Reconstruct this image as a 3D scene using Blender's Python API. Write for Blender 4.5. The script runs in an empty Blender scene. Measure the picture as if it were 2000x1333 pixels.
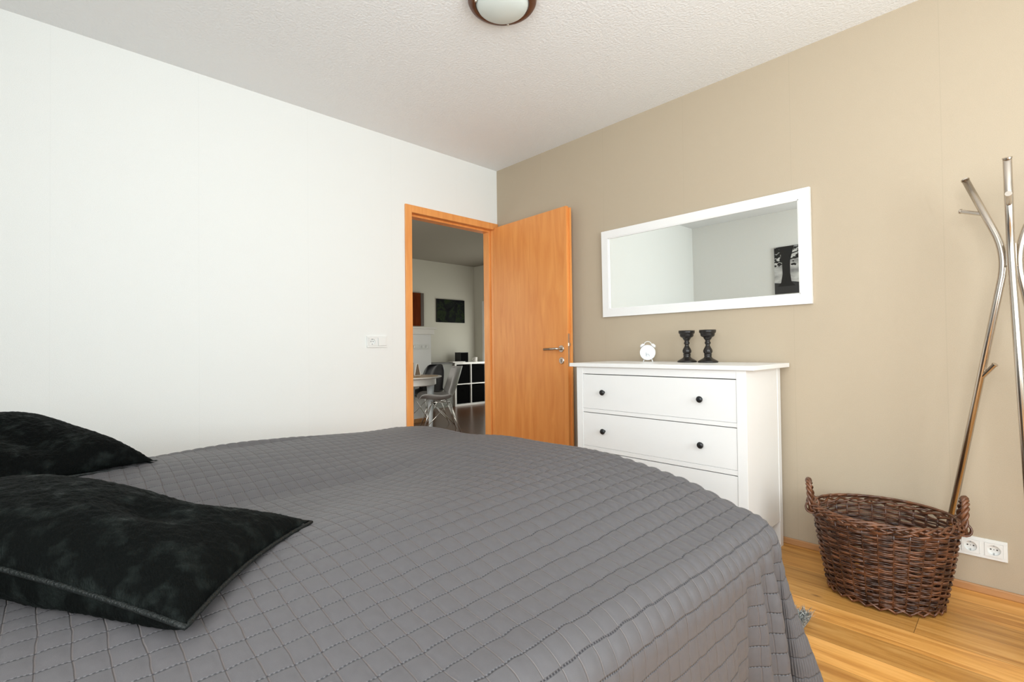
import bpy, bmesh, math, random
import numpy as np
from mathutils import Vector, Matrix
random.seed(7); rng = np.random.default_rng(7)
PI = math.pi
scene = bpy.context.scene
COL = scene.collection

# ------------------------------------------------------------------ camera
CAM = Vector((3.14053, -2.84978, 1.05324))
FWD = Vector((-0.72148712, 0.6922562, 0.01541712))
RGT = Vector((0.69215685, 0.72164883, -0.01191071))
UPV = Vector((-0.01937101, 0.00207764, 0.99981021)) if False else RGT.cross(FWD)
cd = bpy.data.cameras.new('camera')
cam = bpy.data.objects.new('camera', cd); COL.objects.link(cam)
M = Matrix((RGT, UPV, -FWD)).transposed().to_4x4(); M.translation = CAM
cam.matrix_world = M
cd.lens = 17.0516; cd.sensor_width = 36; cd.sensor_fit = 'HORIZONTAL'; cd.clip_start = .02
scene.camera = cam

# ------------------------------------------------------------------ room numbers
H = 2.612          # bedroom ceiling
YB = -3.76         # wall opposite the taupe wall
XR = 4.60          # wall opposite the door wall
WT = .10           # wall thickness
H2 = 2.70          # living room ceiling
X2 = -4.40; Y2 = 3.35; Y2B = -1.6

# ------------------------------------------------------------------ world, light, exposure
w = bpy.data.worlds.new('world'); scene.world = w; w.use_nodes = True
bg = w.node_tree.nodes['Background']; bg.inputs[0].default_value = (.80, .90, .88, 1); bg.inputs[1].default_value = 1.2
scene.view_settings.view_transform = 'Standard'; scene.view_settings.look = 'None'
scene.view_settings.gamma = 1; scene.view_settings.use_curve_mapping = False
scene.view_settings.exposure = 0.03

def area(name, loc, aim, sx, sy, power, col=(1, 1, 1), spread=180):
    l = bpy.data.lights.new(name, 'AREA'); l.shape = 'RECTANGLE'; l.size = sx; l.size_y = sy
    l.energy = power; l.color = col; l.spread = math.radians(spread)
    o = bpy.data.objects.new(name, l); COL.objects.link(o); o.location = loc
    o.rotation_euler = (Vector(aim) - Vector(loc)).to_track_quat('-Z', 'Y').to_euler()
    return o
# daylight entering through the windows; the last lamp is an added fill
area('daylight_back_window', (3.35, YB + .03, 1.55), (2.9, 0, 1.70), 1.5, 1.4, 62, (.95, .985, 1.0))
area('daylight_side_window', (XR - .03, -1.9, 1.5), (0, -1.9, 2.95), 1.8, 1.45, 56, (.93, .98, 1.0), 160)
area('daylight_living_room', (-3.0, Y2 - .06, 1.1), (-3.4, 0, .9), 1.9, 1.7, 20, (1, .98, .93))
area('added_fill_living_room', (-1.3, Y2B + .06, 1.4), (-2.8, .8, 1.0), 1.2, 1.3, 30, (1, .96, .88))  # fill added to brighten the half wall and table

# ------------------------------------------------------------------ helpers
MATS = {}
def new_mat(name, col=(.8, .8, .8), rough=.5, metal=0, spec=.5, **kw):
    m = bpy.data.materials.new(name); m.use_nodes = True
    b = m.node_tree.nodes['Principled BSDF']
    b.inputs['Base Color'].default_value = (*col, 1); b.inputs['Roughness'].default_value = rough
    b.inputs['Metallic'].default_value = metal; b.inputs['Specular IOR Level'].default_value = spec
    for k, v in kw.items(): b.inputs[k.replace('_', ' ')].default_value = v
    MATS[name] = m
    return m, m.node_tree.nodes, m.node_tree.links, b
def noise_bump(nt, scale=100, strength=.1, dist=.002, detail=2, coord='Object', vscale=(1, 1, 1)):
    m, N, L, b = nt
    tc = N.new('ShaderNodeTexCoord'); mp = N.new('ShaderNodeMapping'); mp.inputs['Scale'].default_value = vscale
    n = N.new('ShaderNodeTexNoise'); n.inputs['Scale'].default_value = scale; n.inputs['Detail'].default_value = detail
    bp = N.new('ShaderNodeBump'); bp.inputs['Strength'].default_value = strength; bp.inputs['Distance'].default_value = dist
    L.new(tc.outputs[coord], mp.inputs[0]); L.new(mp.outputs[0], n.inputs[0]); L.new(n.outputs[0], bp.inputs['Height'])
    L.new(bp.outputs[0], b.inputs['Normal'])
    return n, mp, bp
def ramp(N, stops):
    r = N.new('ShaderNodeValToRGB'); e = r.color_ramp.elements
    while len(e) < len(stops): e.new(.5)
    for i, (p, c) in enumerate(stops): e[i].position = p; e[i].color = (*c, 1)
    return r

def obj(name, bm, mat, parent=None, smooth=False, bevel=0, seg=2, auto=None):
    me = bpy.data.meshes.new(name); bm.normal_update(); bm.to_mesh(me); bm.free()
    o = bpy.data.objects.new(name, me); COL.objects.link(o)
    if mat: me.materials.append(mat)
    if parent: o.parent = parent
    if smooth:
        me.polygons.foreach_set('use_smooth', [True] * len(me.polygons))
    if bevel:
        md = o.modifiers.new('bevel', 'BEVEL'); md.width = bevel; md.segments = seg; md.limit_method = 'ANGLE'
        md.angle_limit = math.radians(40)
    return o
def tag(o, label=None, cat=None, group=None, kind=None):
    if label: o['label'] = label
    if cat: o['category'] = cat
    if group: o['group'] = group
    if kind: o['kind'] = kind
    return o
def thing(name, label, cat, loc=(0, 0, 0), rz=0, group=None):
    o = bpy.data.objects.new(name, None); COL.objects.link(o); o.location = loc; o.rotation_euler = (0, 0, rz)
    o.empty_display_size = .05
    return tag(o, label, cat, group)
def struct(name, bm, mat, **kw):
    o = obj(name, bm, mat, **kw); o['kind'] = 'structure'; return o
def copy_tree(o, parent=None):
    c = o.copy(); COL.objects.link(c)
    if parent: c.parent = parent
    for ch in list(o.children): copy_tree(ch, c)
    return c
def B(): return bmesh.new()
def box(bm, x0, x1, y0, y1, z0, z1):
    v = [bm.verts.new((x, y, z)) for x in (x0, x1) for y in (y0, y1) for z in (z0, z1)]
    for f in ((0, 1, 3, 2), (4, 6, 7, 5), (0, 4, 5, 1), (2, 3, 7, 6), (0, 2, 6, 4), (1, 5, 7, 3)):
        bm.faces.new([v[i] for i in f])
    return bm
def frames(pts):
    pts = [Vector(p) for p in pts]; n = len(pts); T = []
    for i in range(n):
        a = pts[max(i - 1, 0)]; b = pts[min(i + 1, n - 1)]
        T.append((b - a).normalized())
    t = T[0]; up = Vector((0, 0, 1)) if abs(t.z) < .9 else Vector((1, 0, 0))
    nrm = (up - t * up.dot(t)).normalized(); out = []
    for i in range(n):
        t = T[i]; nrm = (nrm - t * nrm.dot(t)).normalized(); out.append((pts[i], nrm, t.cross(nrm)))
    return out
def tube(bm, pts, r, k=8, closed=False, cap=True):
    fr = frames(pts); rings = []
    for i, (p, n, b) in enumerate(fr):
        rr = r[i] if hasattr(r, '__len__') else r
        rings.append([bm.verts.new(p + n * rr * math.cos(2 * PI * j / k) + b * rr * math.sin(2 * PI * j / k)) for j in range(k)])
    m = len(rings)
    for i in range(m if closed else m - 1):
        A = rings[i]; C = rings[(i + 1) % m]
        for j in range(k): bm.faces.new((A[j], A[(j + 1) % k], C[(j + 1) % k], C[j]))
    if cap and not closed:
        bm.faces.new(rings[0][::-1]); bm.faces.new(rings[-1])
    return bm
def lathe(bm, prof, k=32, c=(0, 0, 0), axis='z'):
    rings = []
    def P(r, h, a):
        x, y = r * math.cos(a), r * math.sin(a)
        v = {'z': (x, y, h), 'y': (x, h, -y), 'x': (h, x, y)}[axis]
        return (v[0] + c[0], v[1] + c[1], v[2] + c[2])
    for r, h in prof:
        if r < 1e-6: rings.append([bm.verts.new(P(0, h, 0))])
        else: rings.append([bm.verts.new(P(r, h, 2 * PI * j / k)) for j in range(k)])
    for A, C in zip(rings, rings[1:]):
        if len(A) == 1 and len(C) == 1: continue
        for j in range(k):
            j2 = (j + 1) % k
            if len(A) == 1: bm.faces.new((A[0], C[j2], C[j]))
            elif len(C) == 1: bm.faces.new((A[j], A[j2], C[0]))
            else: bm.faces.new((A[j], A[j2], C[j2], C[j]))
    return bm
def prism(bm, pts, fn, t0, t1):
    """polygon pts (a,b) extruded from t0 to t1; fn(a,b,t)->xyz"""
    lo = [bm.verts.new(fn(a, b, t0)) for a, b in pts]; hi = [bm.verts.new(fn(a, b, t1)) for a, b in pts]
    bm.faces.new(lo[::-1]); bm.faces.new(hi); n = len(pts)
    for i in range(n): bm.faces.new((lo[i], lo[(i + 1) % n], hi[(i + 1) % n], hi[i]))
    return bm
def fixn(bm): bmesh.ops.recalc_face_normals(bm, faces=bm.faces); return bm
def grid_mesh(name, P, mat, parent=None, uv=None, smooth=True):
    """P: (n,m,3) array -> mesh object"""
    n, m = P.shape[:2]
    me = bpy.data.meshes.new(name)
    idx = np.arange(n * m).reshape(n, m)
    q = np.stack([idx[:-1, :-1], idx[1:, :-1], idx[1:, 1:], idx[:-1, 1:]], -1).reshape(-1, 4)
    me.vertices.add(n * m); me.vertices.foreach_set('co', P.reshape(-1).astype(np.float32))
    me.loops.add(q.size); me.loops.foreach_set('vertex_index', q.reshape(-1).astype(np.int32))
    me.polygons.add(len(q)); me.polygons.foreach_set('loop_start', (np.arange(len(q)) * 4).astype(np.int32))
    me.polygons.foreach_set('loop_total', np.full(len(q), 4, np.int32))
    me.update(calc_edges=True)
    if smooth: me.polygons.foreach_set('use_smooth', np.ones(len(q), bool))
    if uv is not None:
        l = me.uv_layers.new(name='UVMap'); l.data.foreach_set('uv', uv.reshape(-1, 2)[q.reshape(-1)].reshape(-1).astype(np.float32))
    me.materials.append(mat)
    o = bpy.data.objects.new(name, me); COL.objects.link(o)
    if parent: o.parent = parent
    return o

# ------------------------------------------------------------------ materials
# wallpapers with fine woven relief and faint joints every 60 cm
def wall_mat(name, col, axis, off, seam=.94):
    nt = new_mat(name, col, .75, spec=.25); m, N, L, b = nt
    n, mp, bp = noise_bump(nt, 260, .25, .0012, 2)
    tc = N.new('ShaderNodeTexCoord'); s = N.new('ShaderNodeSeparateXYZ'); L.new(tc.outputs['Object'], s.inputs[0])
    a = N.new('ShaderNodeMath'); a.operation = 'ADD'; a.inputs[1].default_value = off + 60; L.new(s.outputs[axis], a.inputs[0])
    f = N.new('ShaderNodeMath'); f.operation = 'PINGPONG'; f.inputs[1].default_value = .3; L.new(a.outputs[0], f.inputs[0])
    c = N.new('ShaderNodeMath'); c.operation = 'LESS_THAN'; c.inputs[1].default_value = .0016; L.new(f.outputs[0], c.inputs[0])
    mx = N.new('ShaderNodeMixRGB'); mx.inputs[1].default_value = (*col, 1); mx.inputs[2].default_value = (*[x * seam for x in col], 1)
    L.new(c.outputs[0], mx.inputs[0])
    # fine weave in the paper
    n2 = N.new('ShaderNodeTexNoise'); n2.inputs['Scale'].default_value = 420; L.new(tc.outputs['Object'], n2.inputs[0])
    r = ramp(N, [(.35, (.95, .95, .95)), (.65, (1.03, 1.03, 1.03))]); L.new(n2.outputs[0], r.inputs[0])
    mu = N.new('ShaderNodeMixRGB'); mu.blend_type = 'MULTIPLY'; mu.inputs[0].default_value = 1
    L.new(mx.outputs[0], mu.inputs[1]); L.new(r.outputs[0], mu.inputs[2]); L.new(mu.outputs[0], b.inputs[0])
    return m
M_taupe = wall_mat('taupe_wallpaper', (.49, .41, .305), 0, -2.325 % .6, .95)
M_white = wall_mat('white_wallpaper', (.835, .85, .83), 1, 2.84 % .6, .975)
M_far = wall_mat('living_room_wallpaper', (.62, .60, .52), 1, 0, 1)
nt = new_mat('stippled_ceiling', (.88, .895, .90), .9, spec=.2); n, mp, bp = noise_bump(nt, 80, .5, .007, 3); M_ceil = nt[0]
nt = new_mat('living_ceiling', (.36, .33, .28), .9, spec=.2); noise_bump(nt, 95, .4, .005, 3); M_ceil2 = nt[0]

def wood_mat(name, c1, c2, rough, scale, vs, dist=.0006, plank=None, spec=.5, coat=0):
    nt = new_mat(name, c1, rough, spec=spec); m, N, L, b = nt
    tc = N.new('ShaderNodeTexCoord'); mp = N.new('ShaderNodeMapping'); mp.inputs['Scale'].default_value = vs
    L.new(tc.outputs['Object'], mp.inputs[0])
    src = mp.outputs[0]
    n1 = N.new('ShaderNodeTexNoise'); n1.inputs['Scale'].default_value = scale; n1.inputs['Detail'].default_value = 6
    n1.inputs['Distortion'].default_value = .6
    L.new(src, n1.inputs[0])
    r = ramp(N, [(.30, c2), (.68, c1)]); L.new(n1.outputs[0], r.inputs[0])
    col = r.outputs[0]
    b.inputs['Coat Weight'].default_value = coat
    L.new(col, b.inputs[0])
    return m, N, L, b, tc, col
M_door, *_ = wood_mat('beech_veneer', (.84, .35, .095), (.73, .26, .06), .42, 2.2, (9, 9, 1.1))
M_trim, *_ = wood_mat('beech_frame', (.86, .38, .11), (.74, .28, .07), .42, 3, (7, 7, 1))
M_base, *_ = wood_mat('oak_baseboard', (.56, .30, .13), (.44, .215, .085), .5, 4, (1.2, 8, 8))

# oak plank floor, planks along X
def floor_mat():
    nt = new_mat('oak_plank_floor', (.5, .25, .08), .36, spec=.45); m, N, L, b = nt
    tc = N.new('ShaderNodeTexCoord'); s = N.new('ShaderNodeSeparateXYZ'); L.new(tc.outputs['Object'], s.inputs[0])
    PW, PL = .14, 1.9
    def mth(op, a, bb=None):
        x = N.new('ShaderNodeMath'); x.operation = op
        for i, v in enumerate((a, bb)):
            if v is None: continue
            if isinstance(v, (int, float)): x.inputs[i].default_value = v
            else: L.new(v, x.inputs[i])
        return x.outputs[0]
    row = mth('DIVIDE', mth('ADD', s.outputs[1], 20.03), PW); rid = mth('FLOOR', row); rfr = mth('FRACT', row)
    xo = mth('ADD', s.outputs[0], mth('MULTIPLY', rid, .737)); colx = mth('DIVIDE', mth('ADD', xo, 60), PL)
    cid = mth('FLOOR', colx); cfr = mth('FRACT', colx)
    cmb = N.new('ShaderNodeCombineXYZ'); L.new(rid, cmb.inputs[0]); L.new(cid, cmb.inputs[1])
    wn = N.new('ShaderNodeTexWhiteNoise'); wn.noise_dimensions = '3D'; L.new(cmb.outputs[0], wn.inputs[0])
    # grain
    mp = N.new('ShaderNodeMapping'); mp.inputs['Scale'].default_value = (1.1, 13, 1); L.new(tc.outputs['Object'], mp.inputs[0])
    ad = N.new('ShaderNodeVectorMath'); ad.operation = 'ADD'; L.new(mp.outputs[0], ad.inputs[0])
    sc = N.new('ShaderNodeVectorMath'); sc.operation = 'SCALE'; sc.inputs[3].default_value = 37; L.new(wn.outputs[1], sc.inputs[0])
    L.new(sc.outputs[0], ad.inputs[1])
    n1 = N.new('ShaderNodeTexNoise'); n1.inputs['Scale'].default_value = 2.4; n1.inputs['Detail'].default_value = 7; n1.inputs['Distortion'].default_value = 1.1
    L.new(ad.outputs[0], n1.inputs[0])
    r = ramp(N, [(.28, (.46, .20, .045)), (.5, (.66, .33, .085)), (.75, (.80, .45, .15))]); L.new(n1.outputs[0], r.inputs[0])
    # per plank tone
    pr = ramp(N, [(0, (.74, .72, .68)), (1, (1.1, 1.06, 1.02))]); L.new(wn.outputs[0], pr.inputs[0])
    mu = N.new('ShaderNodeMixRGB'); mu.blend_type = 'MULTIPLY'; mu.inputs[0].default_value = 1
    L.new(r.outputs[0], mu.inputs[1]); L.new(pr.outputs[0], mu.inputs[2])
    # knots
    mp2 = N.new('ShaderNodeMapping'); mp2.inputs['Scale'].default_value = (1.0, 2.4, 1); L.new(tc.outputs['Object'], mp2.inputs[0])
    vo = N.new('ShaderNodeTexVoronoi'); vo.inputs['Scale'].default_value = 1.7; L.new(mp2.outputs[0], vo.inputs[0])
    kr = ramp(N, [(.0, (.28, .22, .2)), (.045, (1, 1, 1))]); L.new(vo.outputs[0], kr.inputs[0])
    mk = N.new('ShaderNodeMixRGB'); mk.blend_type = 'MULTIPLY'; mk.inputs[0].default_value = 1
    L.new(mu.outputs[0], mk.inputs[1]); L.new(kr.outputs[0], mk.inputs[2])
    # joints
    g = mth('MAXIMUM', mth('LESS_THAN', rfr, .012), mth('LESS_THAN', cfr, .0012))
    mj = N.new('ShaderNodeMixRGB'); mj.inputs[2].default_value = (.12, .05, .015, 1)
    gm = mth('MULTIPLY', g, .75); L.new(gm, mj.inputs[0]); L.new(mk.outputs[0], mj.inputs[1]); L.new(mj.outputs[0], b.inputs[0])
    bp = N.new('ShaderNodeBump'); bp.inputs['Strength'].default_value = .15; bp.inputs['Distance'].default_value = .001
    L.new(n1.outputs[0], bp.inputs['Height']); L.new(bp.outputs[0], b.inputs['Normal'])
    return m
M_floor = floor_mat()

M_lacq = new_mat('white_lacquer', (.86, .86, .85), .35)[0]
M_gap = new_mat('dark_gap', (.02, .02, .02), .9)[0]
M_knob = new_mat('black_metal_knob', (.035, .037, .04), .35, metal=.6)[0]
M_steel = new_mat('brushed_steel', (.62, .58, .52), .28, metal=1)[0]
M_steel2 = new_mat('coat_stand_steel', (.60, .55, .49), .22, metal=1)[0]
M_chrome = new_mat('chrome_wire', (.75, .73, .70), .15, metal=1)[0]
M_mirror = new_mat('silvered_glass', (.93, .95, .92), .0, metal=1)[0]
M_plast = new_mat('white_plastic', (.82, .83, .81), .35)[0]
M_hole = new_mat('socket_hole', (.03, .03, .03), .6)[0]
M_black = new_mat('black_lacquered_wood', (.012, .010, .009), .28)[0]
M_clockw = new_mat('white_enamel', (.85, .86, .86), .25)[0]
M_grey = new_mat('grey_glyph', (.38, .40, .42), .5)[0]
M_lampring, *_ = wood_mat('dark_walnut_ring', (.14, .052, .022), (.09, .032, .014), .35, 4, (5, 5, 5))
M_lampglass = new_mat('frosted_glass', (.66, .72, .69), .35)[0]
M_matt = new_mat('mattress_ticking', (.75, .74, .72), .9)[0]
M_bedframe = new_mat('dark_bed_upholstery', (.06, .055, .055), .8)[0]

def spread_mat():
    nt = new_mat('quilted_satin', (.2, .19, .2), .55, spec=.35); m, N, L, b = nt
    b.inputs['Sheen Weight'].default_value = .06; b.inputs['Sheen Roughness'].default_value = .5
    tc = N.new('ShaderNodeTexCoord'); s = N.new('ShaderNodeSeparateXYZ'); L.new(tc.outputs['UV'], s.inputs[0])
    def mth(op, a, bb=None, cc=None, clamp=False):
        x = N.new('ShaderNodeMath'); x.operation = op; x.use_clamp = clamp
        for i, v in enumerate((a, bb, cc)):
            if v is None: continue
            if isinstance(v, (int, float)): x.inputs[i].default_value = v
            else: L.new(v, x.inputs[i])
        return x.outputs[0]
    # slight wobble of the seams
    nz = N.new('ShaderNodeTexNoise'); nz.inputs['Scale'].default_value = .55; nz.inputs['Detail'].default_value = 2; L.new(tc.outputs['UV'], nz.inputs[0])
    wob = mth('MULTIPLY', mth('SUBTRACT', nz.outputs[0], .5), .25)
    U = mth('ADD', s.outputs[0], wob); V = mth('SUBTRACT', s.outputs[1], wob)
    fu = mth('PINGPONG', U, .5); fv = mth('PINGPONG', V, .5)          # distance to the nearest seam
    lu = mth('SUBTRACT', 1, mth('DIVIDE', fu, .05), clamp=True)       # dashed seam mask
    lv = mth('SUBTRACT', 1, mth('DIVIDE', fv, .042), clamp=True)       # plain seam mask
    dash = mth('PINGPONG', mth('MULTIPLY', V, 6), .5)                  # 0..0.5
    dk = mth('MULTIPLY', lu, mth('LESS_THAN', dash, .24))
    lt = mth('MULTIPLY', lu, mth('GREATER_THAN', dash, .30))
    base = N.new('ShaderNodeMixRGB'); base.inputs[1].default_value = (.076, .072, .076, 1); base.inputs[2].default_value = (.096, .091, .095, 1)
    n2 = N.new('ShaderNodeTexNoise'); n2.inputs['Scale'].default_value = 3.0; n2.inputs['Detail'].default_value = 8; L.new(tc.outputs['UV'], n2.inputs[0])
    L.new(n2.outputs[0], base.inputs[0])
    c1 = N.new('ShaderNodeMixRGB'); L.new(base.outputs[0], c1.inputs[1]); c1.inputs[2].default_value = (.165, .135, .125, 1)
    L.new(mth('MULTIPLY', lv, .65), c1.inputs[0])
    c15 = N.new('ShaderNodeMixRGB'); L.new(c1.outputs[0], c15.inputs[1]); c15.inputs[2].default_value = (.022, .021, .026, 1); L.new(mth('MULTIPLY', lu, .6), c15.inputs[0])  # dark stitch line, with the shade of the seam valley painted in
    c2 = N.new('ShaderNodeMixRGB'); L.new(c15.outputs[0], c2.inputs[1]); c2.inputs[2].default_value = (.008, .008, .014, 1)
    L.new(mth('MULTIPLY', dk, .95), c2.inputs[0])
    c3 = N.new('ShaderNodeMixRGB'); L.new(c2.outputs[0], c3.inputs[1]); c3.inputs[2].default_value = (.19, .19, .20, 1)
    L.new(mth('MULTIPLY', lt, .5), c3.inputs[0])
    L.new(c3.outputs[0], b.inputs[0])
    h = mth('SUBTRACT', 1, mth('MULTIPLY', mth('MAXIMUM', lu, lv), 1))
    n3 = N.new('ShaderNodeTexNoise'); n3.inputs['Scale'].default_value = 40; L.new(tc.outputs['UV'], n3.inputs[0])
    hh = mth('ADD', h, mth('MULTIPLY', n3.outputs[0], .10))
    bp = N.new('ShaderNodeBump'); bp.inputs['Strength'].default_value = .75; bp.inputs['Distance'].default_value = .0026
    L.new(hh, bp.inputs['Height']); L.new(bp.outputs[0], b.inputs['Normal'])
    return m
M_spread = spread_mat()

def plush_mat():
    nt = new_mat('black_plush', (.003, .004, .004), .7, spec=.05); m, N, L, b = nt
    b.inputs['Sheen Weight'].default_value = .010; b.inputs['Sheen Roughness'].default_value = .35
    b.inputs['Sheen Tint'].default_value = (.75, .9, .85, 1)
    tc = N.new('ShaderNodeTexCoord')
    mp = N.new('ShaderNodeMapping'); mp.inputs['Scale'].default_value = (1, 3.0, 1); L.new(tc.outputs['Object'], mp.inputs[0])
    n = N.new('ShaderNodeTexNoise'); n.inputs['Scale'].default_value = 130; n.inputs['Detail'].default_value = 5; L.new(mp.outputs[0], n.inputs[0])
    n2 = N.new('ShaderNodeTexNoise'); n2.inputs['Scale'].default_value = 26; n2.inputs['Detail'].default_value = 5; L.new(tc.outputs['Object'], n2.inputs[0])
    r = ramp(N, [(.50, (.0018, .0024, .0022)), (.85, (.013, .017, .0155))]); L.new(n2.outputs[0], r.inputs[0]); L.new(r.outputs[0], b.inputs[0])
    b1 = N.new('ShaderNodeBump'); b1.inputs['Strength'].default_value = .8; b1.inputs['Distance'].default_value = .012; L.new(n2.outputs[0], b1.inputs['Height'])
    b2 = N.new('ShaderNodeBump'); b2.inputs['Strength'].default_value = .8; b2.inputs['Distance'].default_value = .004; L.new(n.outputs[0], b2.inputs['Height'])
    L.new(b1.outputs[0], b2.inputs['Normal']); L.new(b2.outputs[0], b.inputs['Normal'])
    rr = ramp(N, [(.55, (.75,) * 3), (.72, (.42,) * 3)]); L.new(n2.outputs[0], rr.inputs[0]); L.new(rr.outputs[0], b.inputs['Roughness'])
    return m
M_plush = plush_mat()
nt = new_mat('plush_piping', (.007, .009, .0085), .45, spec=.25); noise_bump(nt, 220, .8, .004, 4); M_piping = nt[0]  # piping coloured lighter than the plush to paint the highlight along the edge
def wicker_mat(name, ca, cb):
    nt = new_mat(name, ca, .30, spec=.6); m, N, L, b = nt
    tc = N.new('ShaderNodeTexCoord'); n = N.new('ShaderNodeTexNoise'); n.inputs['Scale'].default_value = 22; n.inputs['Detail'].default_value = 5
    L.new(tc.outputs['Object'], n.inputs[0]); r = ramp(N, [(.35, cb), (.7, ca)]); L.new(n.outputs[0], r.inputs[0]); L.new(r.outputs[0], b.inputs[0])
    bp = N.new('ShaderNodeBump'); bp.inputs['Strength'].default_value = .3; bp.inputs['Distance'].default_value = .001; L.new(n.outputs[0], bp.inputs['Height']); L.new(bp.outputs[0], b.inputs['Normal'])
    return m
M_wick = wicker_mat('brown_willow', (.115, .042, .019), (.028, .010, .006))
M_wick2 = wicker_mat('light_brown_willow', (.21, .082, .036), (.06, .022, .011))

# ------------------------------------------------------------------ room shell
DY0, DY1, DZ = -.875, -.050, 2.085       # clear opening
FY0, FY1, FZ = -.9304, -.004, 2.1404     # outer edge of the casing
bm = B(); box(bm, -WT, XR + .1, YB - .1, .1, -.1, 0); struct('floor', bm, M_floor)
M_floor2 = wood_mat('shaded_oak_floor', (.16, .070, .030), (.075, .030, .013), .24, 3, (1.2, 9, 1))[0]  # oak darkened so the living room's lower light sits in the colour
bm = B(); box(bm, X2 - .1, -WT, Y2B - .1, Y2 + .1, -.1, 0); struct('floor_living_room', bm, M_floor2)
bm = B(); box(bm, -WT / 2, XR + .1, YB - .1, .1, H, H + .1); struct('ceiling', bm, M_ceil)
bm = B(); box(bm, 0, XR + .1, 0, WT, 0, H); struct('wall_right', bm, M_taupe)
bm = B(); box(bm, -WT, 0, YB - .1, DY0 - .02, 0, H2); box(bm, -WT, 0, DY1 + .02, Y2, 0, H2); box(bm, -WT, 0, DY0 - .02, DY1 + .02, DZ + .02, H2)
struct('wall_left', bm, M_white)
# rear wall with window opening
def wall_with_hole(bm, axis, p0, p1, a0, a1, z1, h0, h1, hz0, hz1):
    def bx(u0, u1, z0, z2):
        if axis == 'y': box(bm, u0, u1, p0, p1, z0, z2)
        else: box(bm, p0, p1, u0, u1, z0, z2)
    bx(a0, h0, 0, z1); bx(h1, a1, 0, z1); bx(h0, h1, 0, hz0); bx(h0, h1, hz1, z1)
bm = B(); wall_with_hole(bm, 'y', YB - .1, YB, 0, XR, H, 2.55, 4.15, .80, 2.32); struct('wall_back', bm, M_white)
bm = B(); wall_with_hole(bm, 'x', XR, XR + .1, YB - .1, 0, H, -2.85, -.95, .75, 2.28); struct('wall_window_side', bm, M_white)
def window(name, axis, p, u0, u1, z0, z1, mull=1, dep=.07):
    bm = B(); t = .055
    def bx(a0, a1, b0, b1, d0=0, d1=dep):
        if axis == 'y': box(bm, a0, a1, p + d0, p + d1, b0, b1)
        else: box(bm, p + d0, p + d1, a0, a1, b0, b1)
    bx(u0, u0 + t, z0, z1); bx(u1 - t, u1, z0, z1); bx(u0 + t, u1 - t, z0, z0 + t); bx(u0 + t, u1 - t, z1 - t, z1)
    for k in range(mull):
        c = u0 + (u1 - u0) * (k + 1) / (mull + 1); bx(c - t / 2, c + t / 2, z0 + t, z1 - t)
    o = struct(name, bm, M_lacq)
    return o
window('window_1', 'y', YB - .09, 2.55, 4.15, .80, 2.32)
window('window_2', 'x', XR + .02, -2.85, -.95, .75, 2.28)

# living room shell
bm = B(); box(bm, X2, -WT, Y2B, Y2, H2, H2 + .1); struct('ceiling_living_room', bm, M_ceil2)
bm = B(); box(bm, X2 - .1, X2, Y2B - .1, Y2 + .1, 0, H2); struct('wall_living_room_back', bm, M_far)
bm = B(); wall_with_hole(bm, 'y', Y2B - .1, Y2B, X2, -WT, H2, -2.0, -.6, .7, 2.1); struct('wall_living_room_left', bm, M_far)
window('added_window_4', 'y', Y2B - .09, -2.0, -.6, .7, 2.1)  # unseen window, added to go with the living room fill lamp
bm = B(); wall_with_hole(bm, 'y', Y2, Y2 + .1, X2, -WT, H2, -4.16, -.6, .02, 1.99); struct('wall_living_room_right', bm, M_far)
o = window('window_3', 'y', Y2 - .02, -4.14, -.6, .02, 1.99, 3, .08)
M_pane = new_mat('window_glass', (.9, .95, .93), .05, Transmission_Weight=1.0)[0]
nt = new_mat('grey_blind', (.16, .17, .19), .8); M_blind = nt[0]
bm = B(); box(bm, -4.08, -1.96, Y2 + .03, Y2 + .035, 1.50, 1.93)
o = obj('roller_blind', bm, M_blind); tag(o, 'dark grey blind pulled partway down in the living room window', 'blind')
# garden hedge outside that window
nt = new_mat('hedge_leaves', (.30, .40, .16), .8); noise_bump(nt, 9, .6, .1); M_hedge = nt[0]
bm = B(); box(bm, -7, .5, 6.0, 6.4, -.1, 1.6); bmesh.ops.subdivide_edges(bm, edges=bm.edges[:], cuts=20, use_grid_fill=True)
for v in bm.verts: v.co += Vector((random.uniform(-.08, .08), random.uniform(-.12, .12), random.uniform(-.06, .06)))
o = obj('hedge', bm, M_hedge, smooth=True); tag(o, 'pale green hedge outside the living room window', 'hedge')
bm = B(); box(bm, -9, 3, Y2 + .1, 9, -.12, -.02); struct('ground', bm, new_mat('lawn', (.22, .33, .10), .9)[0])

# trims
def baseboard(name, axis, p0, p1, a0, a1, h=.032):
    bm = B()
    if axis == 'y': box(bm, a0, a1, p0, p1, 0, h)
    else: box(bm, p0, p1, a0, a1, 0, h)
    return struct(name, bm, M_base, bevel=.004)
baseboard('baseboard_right', 'y', -.013, 0, .0, XR)
baseboard('baseboard_left', 'x', 0, .013, YB, FY0)
baseboard('baseboard_back', 'y', YB, YB + .013, .013, XR)
baseboard('baseboard_living_room', 'x', X2, X2 + .013, Y2B, Y2, .05)

# ------------------------------------------------------------------ door frame and door
def casing(name, x0, x1, yo0, yo1, zo, yi0, yi1, zi):
    bm = B()
    box(bm, x0, x1, yo0, yi0, 0, zo); box(bm, x0, x1, yi1, yo1, 0, zo); box(bm, x0, x1, yi0, yi1, zi, zo)
    return struct(name, bm, M_trim, bevel=.003)
casing('trim_1', 0, .016, FY0, FY1, FZ, DY0, DY1, DZ - .0)
casing('trim_2', -.04, 0, DY0 - .019, DY1 + .019, DZ + .019, DY0 - .001, DY1 + .001, DZ + .001)
casing('trim_3', -WT - .016, -.04, DY0 - .03, DY1 + .03, DZ + .03, DY0 + .014, DY1 - .014, DZ - .014)

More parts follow.
